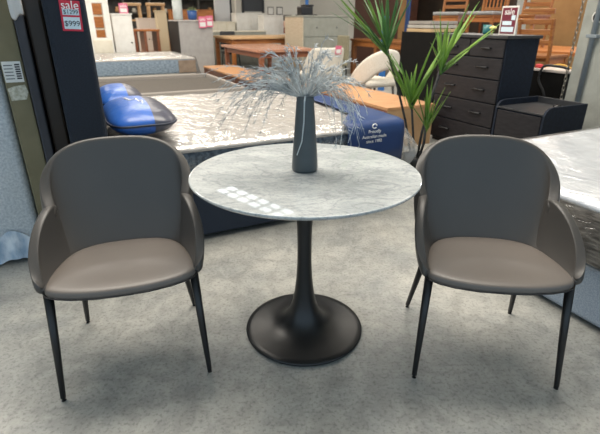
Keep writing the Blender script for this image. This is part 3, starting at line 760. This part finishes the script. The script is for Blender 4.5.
# orange chest behind and shelving
cabinet('timber_chest', 171, 213, 9.5, 15.8, .5, 'orange timber chest behind the grey storage unit', 'chest', ORANGEW, drawers=4, dm=ORANGEW)
t = gthing('display_shelving', onB(97, 10, 19.0)[0], 19.0, 'dark shelving with small wares along the back wall', 'shelving')
w = onB(222, 10, 19.0)[0]-onB(97, 10, 19.0)[0]
for k in range(5): B('shelf', 0, w, 0, .5, .5+.5*k, .54+.5*k, mat('charcoal_shelf', '54514d', rough=.7), t, .0)
B('back_panel', 0, w, .5, .53, 0, 3.0, mat('charcoal_back_panel', '4b4844', '6a665f', scale=4, rough=.8), t, 0)  # back panel in mottled dark grey
for k in range(6): B('upright', w*k/5-.03, w*k/5+.03, -.01, .5, 0, 3.0, mat('charcoal_shelf', '54514d'), t, 0)
rw = random.Random(31)
for k in (0, 1, 2, 3, 4, 5, 6, 7, 8, 9, 10, 11, 13, 14, 15):
    x = w*(k+.5)/16; x += .17 if abs((x/w*5+.5)%1-.5)<.12 else 0; zc = (1.54, 2.04)[k % 2]
    bm = bmesh.new(); hh = rw.uniform(.12, .3); lathe(bm, [(0, 0), (.07, 0), (.1, hh*.3), (.06, hh*.8), (.07, hh), (0, hh)], 14)
    o = link('ornament_jar', bm, mat('jar_%s' % 'abcd'[k % 4], ('cfc6b6', '8d8a86', 'b98a5a', 'dedad2')[k % 4], rough=.4), None, True)
    o.location = G(t.location.dot(E1)+x, 19.22, zc+.001); tag(o, 'small jar standing on the dark shelving at the back wall', 'jar', 'jars on the back shelving')
# white wall panel pieces + dark window
def panel(name, u0, u1, v0, v1, b, th, label, cat, m):
    a0, zt = onB(u0, v0, b); a1, zb = onB(u1, v1, b)
    t = gthing(name, a0, b, label, cat); B('panel', 0, a1-a0, 0, th, 0, max(zt, 3.0), m, t, .003); return t, a1-a0
tp, w = panel('partition_screen', 214, 231, -8, 30, 16.2, .12, 'pale grey partition screen behind the cream sideboards', 'partition', mat('pale_screen', 'c3c3c3', rough=.6))
B('edge_strip', w, w+.07, 0, .12, 0, 3.0, PRINT, tp, 0)
tp, w = panel('partition_screen', 235, 300, -8, 30, 17.0, .12, 'cream display partition with a dark window opening', 'partition', mat('cream_screen', 'cbc5ba', rough=.6))
a0, zt = onB(242, -10, 16.99); a1, zb = onB(263, 11.5, 16.99); off = tp.location.dot(E1)
B('dark_pane', a0-off, a1-off, -.03, -.005, zb, 3.0, mat('dark_glass', '39393a', rough=.3), tp, 0)
for x in (a0, a1): B('pane_frame', x-off-.04, x-off+.04, -.05, 0, zb-.06, 3.0, PRINT, tp, 0)
# cream sideboards
cabinet('sideboard', 208, 235, 21.5, 15.2, .5, 'low cream sideboard in front of the pale partition screen', 'sideboard', CREAM, doors=3)
cabinet('sideboard', 236, 264, 13.0, 15.3, .5, 'taller white sideboard in front of the cream partition', 'sideboard', WHITEP, doors=2)
t, w, z = cabinet('buffet_cabinet', 203, 266, 31.0, 13.75, .45, 'long sage grey buffet behind the timber dining tables', 'cabinet', SAGE, doors=4, topm=CREAM)
# white box and stack
cabinet('white_pedestal_unit', 263.5, 285, 15, 14.2, .5, 'plain white upright unit beside the sage dresser', 'cabinet', WHITEP)
b = 13.7; a0, z = onB(287.5, 33, b)
for k, (c, n) in enumerate((('7a3a2c', 'terracotta'), ('c9a08c', 'pale pink'), ('2a2627', 'black'))):
    bm = bmesh.new(); box(bm, (.10, .1, .09), (.2, .2, .17), .01); o = link('storage_box', bm, mat('box_'+n.replace(' ', '_'), c, rough=.6), None); o.location = G(a0-.05, b, z+.18*k-.02); o.rotation_euler = (0, 0, GA)
    tag(o, n + ' storage box in the small stack beside the sage dresser', 'box', 'stacked storage boxes')
t = gthing('box_plinth', a0-.12, b-.03, 'narrow white plinth under the small stack of boxes', 'plinth'); B('block', 0, .34, 0, .3, 0, z-.022, WHITEP, t, .004)
# sage dresser
t, w, z = cabinet('sage_dresser', 303.5, 349, 15.5, 10.2, 1.0, 'sage grey dresser of wide drawers behind the white tub chair', 'dresser', SAGE, drawers=3, dm=SAGED)
B('beadboard_side', -.02, 0, 0, 1.0, 0, z-.04, BEIGE, t, .002)
# espresso machine like black appliance and small wares on dresser
a, _ = onB(308, 14, 10.6)
t2 = gthing('black_appliance', a, 10.6, 'black tabletop appliance standing on the sage dresser', 'appliance', z=z+.001)
B('body', -.18, .14, 0, .25, .02, .20, mat('black_plastic', '1d1c1d', rough=.4), t2, .02); B('tray', -.2, .24, -.03, .28, 0, .025, mat('black_plastic', '1d1c1d'), t2, .005); B('head', -.10, .16, .0, .2, .20, .24, mat('black_plastic', '1d1c1d'), t2, .01)
for k, (u, c, n) in enumerate(((272, '6f6a66', 'dark grey'), (281, '4e4b49', 'charcoal'))):
    a, zz = onB(u, 12, 14.3); t2 = gthing('desk_ornament', a, 14.4, n+' picture frame on the white upright unit', 'picture frame', z=onB(272, 15, 14.2)[1]+.001)
    B('frame', -.11, .11, 0, .02, 0, .24, mat('frame_'+n.replace(' ', '_'), c), t2, .004); B('picture', -.08, .08, -.004, 0, .03, .21, mat('pale_picture', 'bdbab4'), t2, 0)
# blue posts
a, zb = onB(327, 12, 10.9)
t2 = gthing('blue_banner_post', a, 12.0, 'slim blue post behind the sage dresser', 'post'); B('pole', -.04, .04, 0, .04, 0, 2.6, mat('blue_post', '2b66a8', rough=.4), t2, 0); B('foot_plate', -.15, .15, -.1, .14, 0, .02, BLACKM, t2, 0)

# ---------------- dining tables
def dining_table(u0, v0, z, sx, sy, label, topm, legm, th=.05):
    a, b = onZ(u0, v0, z)
    t = gthing('dining_table', a, b-sy, label, 'table', 'timber dining tables')
    B('tabletop', 0, sx, 0, sy, z-th, z, topm, t, .006)
    B('apron', .08, sx-.08, .08, sy-.08, z-th-.11, z-th, legm, t, .002)
    for x in (.06, sx-.15):
        for y in (.06, sy-.15): B('leg', x, x+.09, y, y+.09, 0, z-th, legm, t, .004)
    return t
dining_table(212, 35.5, .9, 2.2, 1.6, 'pale timber dining table, farther and taller of the two tables', PALEW, ORANGEW)
dining_table(221, 44.5, .76, 1.3, 2.4, 'reddish timber dining table in front of the pale timber one', wood('rosy_timber', 'a5745a', 'c09078', .25), REDW)
# charcoal chair back at the far table, sage chair at table
def simple_chair(a, b, rz, label, m, legm, h=.95, sh=.47, group=None, z=0):
    t = thing('dining_chair', G(a, b, z), GA+rz, label, 'chair', group)
    B('seat', -.22, .22, -.22, .22, sh-.07, sh, m, t, .03); bm = bmesh.new(); box(bm, (0, .21, (sh+h)/2+.02), (.44, .05, h-sh-.04), .022); link('backrest', bm, m, t)
    for sx in (-1, 1):
        for sy in (-1, 1):
            bm = bmesh.new(); tube(bm, [(sx*.18, sy*.18, sh-.07), (sx*.21, sy*.21, 0)], [.018, .012], 8); link('leg', bm, legm, t)
    return t
a, _ = onB(229, 31, 13.2); simple_chair(a, 13.16, 0, 'charcoal dining chair at the far side of the pale timber table', mat('charcoal_fabric', '3d3e41', rough=.9), BLACKM, 1.0)
simple_chair(5.15, 8.75, R(-90), 'sage fabric dining chair beside the reddish timber table', mat('sage_fabric', '7d7862', '8a856f', scale=40, rough=.9), BLACKM, 1.0)

# ---------------- cream boucle tub chairs
def boucle_chair(loc, rz, label, hole):
    t = thing('boucle_chair', loc, rz, label, 'chair', 'cream boucle chairs')
    bm = bmesh.new(); box(bm, (0, -.02, .43), (.46, .46, .10), .045, seg=4); link('seat', bm, BOUCLE, t, True)
    bm = bmesh.new(); rows = []
    if not hole:
        for v in (0, .25, .5, .75, .92, 1):
            row = []
            for i in range(17):
                u = -1+2*i/16; th = u*1.75
                hgt = .42 + (.43*v)*(1 if abs(u) < .55 else max(.25, 1-((abs(u)-.55)/.45)**1.4))
                row.append((math.sin(th)*(.235+.03*v), .03+math.cos(th)*(.22+.04*v), hgt))
            rows.append(row)
    else:
        for v in (0, .3, .6, .85, 1):
            row = []
            for i in range(21):
                u = -1+2*i/20; th = u*1.9
                lo = .40 + .20*max(0, 1-(abs(u)/.55)**2) ; hi = .45+.40*max(0, 1-(abs(u))**2.0)
                row.append((math.sin(th)*(.27+.02*v), .0+math.cos(th)*.26, lo+(hi-lo)*v))
            rows.append(row)
    grid(bm, rows); link('backrest', bm, BOUCLE, t, True, 1, .05)
    for sx in (-1, 1):
        for sy in (-1, 1):
            bm = bmesh.new(); tube(bm, [(sx*.17, sy*.17, .40), (sx*.20, sy*.20, 0)], [.016, .011], 8); link('leg', bm, BLACKM, t, True)
    return t

o = boucle_chair(G(3.86, 6.98), R(-155), 'cream boucle chair with pink tag on its solid back', False); o.scale = (1.25, 1.2, 1.05)
bm = bmesh.new(); box(bm, (0, 0, 0), (.10, .004, .13), .001); pt = link('price_tag', bm, PINKTAG, None); q = ray(338.5, 50); q = Vector((0, 0, CAM_H)) + q*(7.66/q.y); pt.location = q; pt.rotation_euler = (R(8), 0, R(12))
B('price_panel', -.038, .038, -.0035, -.002, -.05, .01, PAPER, pt, 0)
tag(pt, 'pink price tag stuck on the back of the cream boucle chair', 'price tag', 'small pink price tags')
o = boucle_chair(G(3.97, 5.62), R(-150), 'cream boucle chair with open curved back, behind the cardboard-ended unit', True); o.scale = (1.2, 1.2, 1.1)

# ---------------- right-hand background
def slat_table(u0, v0, z, sx, sy, label):
    a, b = onZ(u0, v0, z)
    t = gthing('slatted_table', a, b-sy, label, 'table')
    B('tabletop', 0, sx, 0, sy, z-.05, z, CHAIRW, t, .006); B('apron', .05, sx-.05, .05, sy-.05, z-.17, z-.05, ORANGEW, t, .003)
    for x in (.03, sx-.14):
        for y in (.03, sy/2, sy-.14): B('leg', x, x+.11, y, y+.11, 0, z-.05, CHAIRW, t, .004)
    return t
slat_table(350, 38.5, .86, .9, 2.3, 'honey timber slatted table seen behind the palm leaves')
def wallboard(name, u0, u1, vt, a, depth, label, cat, m, h=None, z0=0):
    """upright board or box whose face towards the aisle lies at a"""
    b0, z = onA(u0, vt, a); b1, _ = onA(u1, vt, a)
    t = gthing(name, a, b1, label, cat); B('panel', 0, depth, 0, b0-b1, z0, h or z, m, t, .005); return t, b0-b1, z
t, w, z = wallboard('black_cabinet', 402, 450, 31.5, 5.0, .5, 'plain black cabinet standing behind the palm and tall chest', 'cabinet', mat('matt_black_board', '0e0d0d', '131211', rough=.7, spec=.15))
b0, zz = onA(430, 31, 5.0)
for k, dz in enumerate((0, .055, .11)):
    o = B('timber_plank', -.25, .25, -.02, .55, 0, .045, mat('weathered_plank_%s' % 'abc'[k], ('b79a72', 'a6a198', '8f8a82')[k], ('c5a97f', 'b4afa6', '9d978f')[k], scale=4, stretch=(8, 1, 8), rough=.7), None, .003)
    o.location = G(5.25, b0, z+.003+dz); o.rotation_euler = (0, 0, GA+R(-2*k))
    tag(o, ('tan plank, lowest of the three lying on the black cabinet', 'pale grey plank, middle of the three lying on the black cabinet', 'grey plank, topmost of the three lying on the black cabinet')[k], 'plank', 'planks on the black cabinet')
wallboard('dark_wardrobe', 356, 403, -20, 8.6, .6, 'dark reddish brown wardrobe behind the palm leaves', 'wardrobe', wood('dark_reddish_brown', '3a2018', '54301f', .5), 2.6)
wallboard('upright_board', 402, 411, -20, 8.2, .05, 'upright tan board left of the timber chairs', 'board', CARDT, 2.5)
t2, w2, _ = wallboard('blue_banner_post', 408.5, 412, -20, 8.0, .04, 'slim navy blue post beside the upright tan board', 'post', mat('deep_blue_post', '1f3e70', rough=.5), 2.5)
t2, w2, _ = wallboard('blue_banner_post', 382.5, 388, 16, 5.6, .04, 'bright blue upright post seen through the palm leaves', 'post', mat('blue_post', '2b66a8', rough=.4))
wallboard('dark_partition', 411, 520, -30, 9.9, .1, 'dark brown partition behind the display of timber chairs', 'partition', mat('umber_screen', '2a2018', '3a2c20', scale=2, rough=.9), 3.2)
wallboard('cardboard_sheet', 536, 592, -30, 7.6, .12, 'large tan cardboard sheet standing behind the timber chairs', 'cardboard', CARDT, 2.9)
# display bench carrying chairs
ZP = .92
t = gthing('display_bench', 5.9, 1.7, 'long timber display bench carrying the timber chairs', 'bench')
B('bench_top', 0, 1.3, 0, 4.4, ZP-.05, ZP, ORANGEW, t, .005)
for x in (.05, 1.15):
    for y in (.05, 2.1, 4.25): B('leg', x, x+.1, y, y+.1, 0, ZP-.05, REDW, t, .004)
def timber_chair(u, a, rz, label, cushion, z=ZP+.001, vert=False, h=1.0):
    b_, _ = onA(u, 15, a)
    t = thing('timber_chair', G(a, b_, z), GA+rz, label, 'chair', 'honey timber chairs')
    B('seat', -.23, .23, -.23, .23, .42, .455, CHAIRW, t, .006)
    if cushion: B('cushion', -.235, .235, -.25, .20, .456, .51, mat('grey_cushion', '8c8b88', '99989a', scale=40, rough=.9), t, .02)
    for sx in (-1, 1):
        B('leg', sx*.205-.022, sx*.205+.022, -.225, -.18, 0, .42, CHAIRW, t, .003)
        bm = bmesh.new(); tube(bm, [(sx*.205, .20, 0), (sx*.205, .21, .45), (sx*.205, .27, h)], .026, 6); link('leg', bm, CHAIRW, t)
    for sx in (-1, 1): B('apron', sx*.205-.012, sx*.205+.012, -.18, .2, .35, .42, ORANGEW, t, .002)
    B('apron', -.185, .185, -.215, -.19, .35, .42, ORANGEW, t, .002)
    if vert:
        bm = bmesh.new(); box(bm, (0, .262, h-.06), (.39, .03, .09), .006); box(bm, (0, .225, .55), (.39, .025, .05), .004); link('back_rail', bm, CHAIRW, t)
        for k in range(6):
            bm = bmesh.new(); tube(bm, [(-.16+.064*k, .225, .56), (-.16+.064*k, .258, h-.09)], .012, 5); link('back_slat', bm, ORANGEW, t)
    else:
        for k in range(4):
            bm = bmesh.new(); box(bm, (0, .222+.012*k, .60+.115*k), (.39, .022, .06), .006); link('back_slat', bm, CHAIRW, t)
    return t
timber_chair(450, 6.35, R(-62), 'honey timber ladder-back chair with grey cushion on the display bench', True)
timber_chair(487, 6.35, R(-75), 'honey timber spindle-back chair with grey cushion, behind the sale sign', True, vert=True, h=1.05)
timber_chair(528, 6.3, R(-80), 'honey timber ladder-back chair without cushion, beside the sale sign', False)
t = gthing('low_bench', 5.0, onA(566, 60, 5.0)[0]-.1, 'low dark timber bench in the corner under a pale chair frame', 'bench')
wb = onA(540, 60, 5.0)[0]-onA(566, 60, 5.0)[0]+.1
B('bench_top', 0, .6, 0, wb, .40, .45, REDW, t, .004)
for x in (.03, .5):
    for y in (.02, wb-.09): B('leg', x, x+.07, y, y+.07, 0, .40, REDW, t, .003)
timber_chair(549, 5.42, R(100), 'honey timber chair with its back turned, in the corner beside the concrete wall', False, z=.4515, h=.86)
# dark speaker-like box with cables behind the bedside table
b0, z = onA(533, 68, 4.62); b1, _ = onA(566, 69, 4.62)
t = gthing('black_box', 4.62, b1, 'black box with a pale lid behind the bedside table', 'box'); wk = b0-b1
B('case', 0, .32, 0, wk, 0, z-.025, mat('matt_black_board', '171615'), t, .004); B('lid', -.01, .33, -.01, wk+.01, z-.025, z, mat('pale_lid', 'b9aea6', rough=.6), t, .004)
def cable(name, pts, r, m, label):
    bm = bmesh.new(); P = [Vector(p) for p in pts]; out = []
    for i in range(len(P)-1):
        p0, p1, p2, p3 = P[max(i-1, 0)], P[i], P[i+1], P[min(i+2, len(P)-1)]
        for k in range(6):
            q = k/6; out.append(.5*((2*p1)+(p2-p0)*q+(2*p0-5*p1+4*p2-p3)*q*q+(3*p1-p0-3*p2+p3)*q**3))
    out.append(P[-1]); tube(bm, out, r, 7); o = link(name, bm, m, None, True); return tag(o, label, 'cable')
def L_(x, y, zz): return G(4.62+x, b1+y, zz)
cable('black_cable', [L_(.10, .03, z+.0145), L_(.0, wk*.25, z+.04), L_(-.035, wk*.6, z+.03), L_(-.045, wk*.66, z-.10), L_(-.04, wk*.45, z-.22), L_(-.04, wk*.38, z-.28)], .013, mat('black_rubber', '1b1b1c', rough=.5), 'black cable looping over the front of the black box')
cable('yellow_cord', [L_(.14, .02, z+.012), L_(.10, wk*.3, z+.05), L_(.10, wk*.6, z+.035), L_(.14, wk*.9, z+.010)], .009, mat('yellow_cord', 'c79a3a', rough=.5), 'yellow cord lying across the pale lid of the black box')
bm = bmesh.new(); box(bm, (0, 0, .02), (.06, .07, .04), .012); o = link('red_plug', bm, mat('red_plastic', 'c03a3f', rough=.4), None); o.location = L_(.06, wk*.93, z+.001); tag(o, 'small red plug lying on the pale lid of the black box', 'plug')
bm = bmesh.new()
rows = [[(x*.022, y*.10, .05*math.exp(-((x-3)**2+(y-2.5)**2)/6)+.012*math.sin(x*2+y)) for x in range(7)] for y in range(6)]
grid(bm, rows); o = link('grey_cloth', bm, mat('grey_cloth', '77736a', '88847a', rough=.9), None, True, 1, .01); o.location = G(4.99, onA(548, 50, 5.0)[0]-.03, .455); o.rotation_euler = (0, 0, GA); tag(o, 'crumpled grey cloth on the low dark bench in the corner', 'cloth')
# hanging chain at the wall end, conduit and hook on the wall
bc, zc_ = onA(572, 60, 4.40)
bm = bmesh.new()
for k in range(44):
    ring = [];  zz = .35+.045*k
    for i in range(9):
        an = 2*PI*i/8
        ring.append((.012*math.cos(an) if k % 2 else 0, .012*math.cos(an) if k % 2 == 0 else 0, zz+.030*math.sin(an)))
    tube(bm, ring, .005, 5, False)
ch = link('hanging_chain', bm, mat('aged_steel', '8f8a80', rough=.4, metal=.7), None, True); ch.location = G(4.50, 3.04, 0); tag(ch, 'steel chain hanging beside the edge of the concrete wall', 'chain')
bq, _ = onA(590, 50, 4.40)
t = gthing('wall_conduit', 4.39, bq, 'grey conduit pipe running up the concrete wall', 'pipe')
bm = bmesh.new(); tube(bm, [(0, 0, 0.0), (0, 0, 4.9)], .022, 10); link('pipe', bm, PVC, t, True)
for zz in (.5, 1.15, 1.9): B('bracket', -.027, .03, -.05, .05, zz, zz+.03, PVC, t, .004)
bq2, zq = onA(597.5, 17, 4.40)
t = gthing('wall_hook_plate', 4.41, bq2, 'small white round plate with black ring on the concrete wall', 'plate', z=zq)
bm = bmesh.new(); lathe(bm, [(0, 0), (.055, 0), (.055, .006), (0, .006)], 24); bmesh.ops.rotate(bm, cent=(0, 0, 0), matrix=Matrix.Rotation(-PI/2, 3, 'Y'), verts=bm.verts); link('disc', bm, WHITEP, t)
bm = bmesh.new(); tube(bm, [(-.010, .034*math.cos(k*PI/12), .034*math.sin(k*PI/12)) for k in range(25)], .008, 6, False); link('ring', bm, PRINT, t, True)
# ------------------------------------------------------------------ roof light that shows in the tabletop
c0 = Vector((-2.70, 13.42, 0)); ex = Vector((2.29, -2.36, 0)).normalized(); ey = Vector((.707, .707, 0))
t = thing('skylight', (c0.x, c0.y, 5.14), math.atan2(ex.y, ex.x), 'multi-pane skylight in the roof mirrored by the marble tabletop', 'skylight'); t['kind'] = 'structure'
SKYP = emit('daylit_pane', 'f4fbff', 3.2)
for i in range(7):
    for j in range(2): B('pane', .52*i+.09, .52*i+.43, .02+.34*j, .24+.34*j, 0, .02, SKYP, t, 0)
B('skylight_frame', -.02, 3.66, -.03, .64, .021, .05, mat('grey_steel_frame', '6f7275', rough=.6), t, 0)
# ------------------------------------------------------------------ light
w = bpy.data.worlds.new('daylight'); C.world = w; w.use_nodes = True
bg = w.node_tree.nodes['Background']; bg.inputs[0].default_value = (.62, .82, 1, 1); bg.inputs[1].default_value = 1.12
def area(x, y, z, sx, sy, e, c, rx=0, rz=0):
    ld = bpy.data.lights.new('ceiling_light', 'AREA'); ld.shape = 'RECTANGLE'; ld.size = sx; ld.size_y = sy; ld.energy = e; ld.color = c
    o = bpy.data.objects.new('ceiling_light', ld); COL.objects.link(o); o.location = (x, y, z); o.rotation_euler = (rx, 0, rz); return o
for (x, y, e) in ((-4.5, 4.6, 260), (-.3, 3.4, 420), (4.5, 4.6, 230), (-7.5, 9, 230), (-3, 9.3, 170), (2.5, 9.3, 150), (7.5, 9, 170), (-9, 14, 280), (7.5, 14, 230), (-6, 18.5, 240), (7, 18.5, 200)):
    area(x, y, 5.15, 5.0 if e == 420 else 2.6, 2.2 if e == 420 else 1.2, e, (1, .93, .83))
C.view_settings.view_transform = 'Standard'; C.view_settings.look = 'None'; C.view_settings.exposure = 0.0; C.view_settings.gamma = 1; C.view_settings.use_curve_mapping = False
C.cycles.use_denoising = True
C.cycles.max_bounces = 8; C.cycles.transparent_max_bounces = 16; C.cycles.sample_clamp_indirect = 6
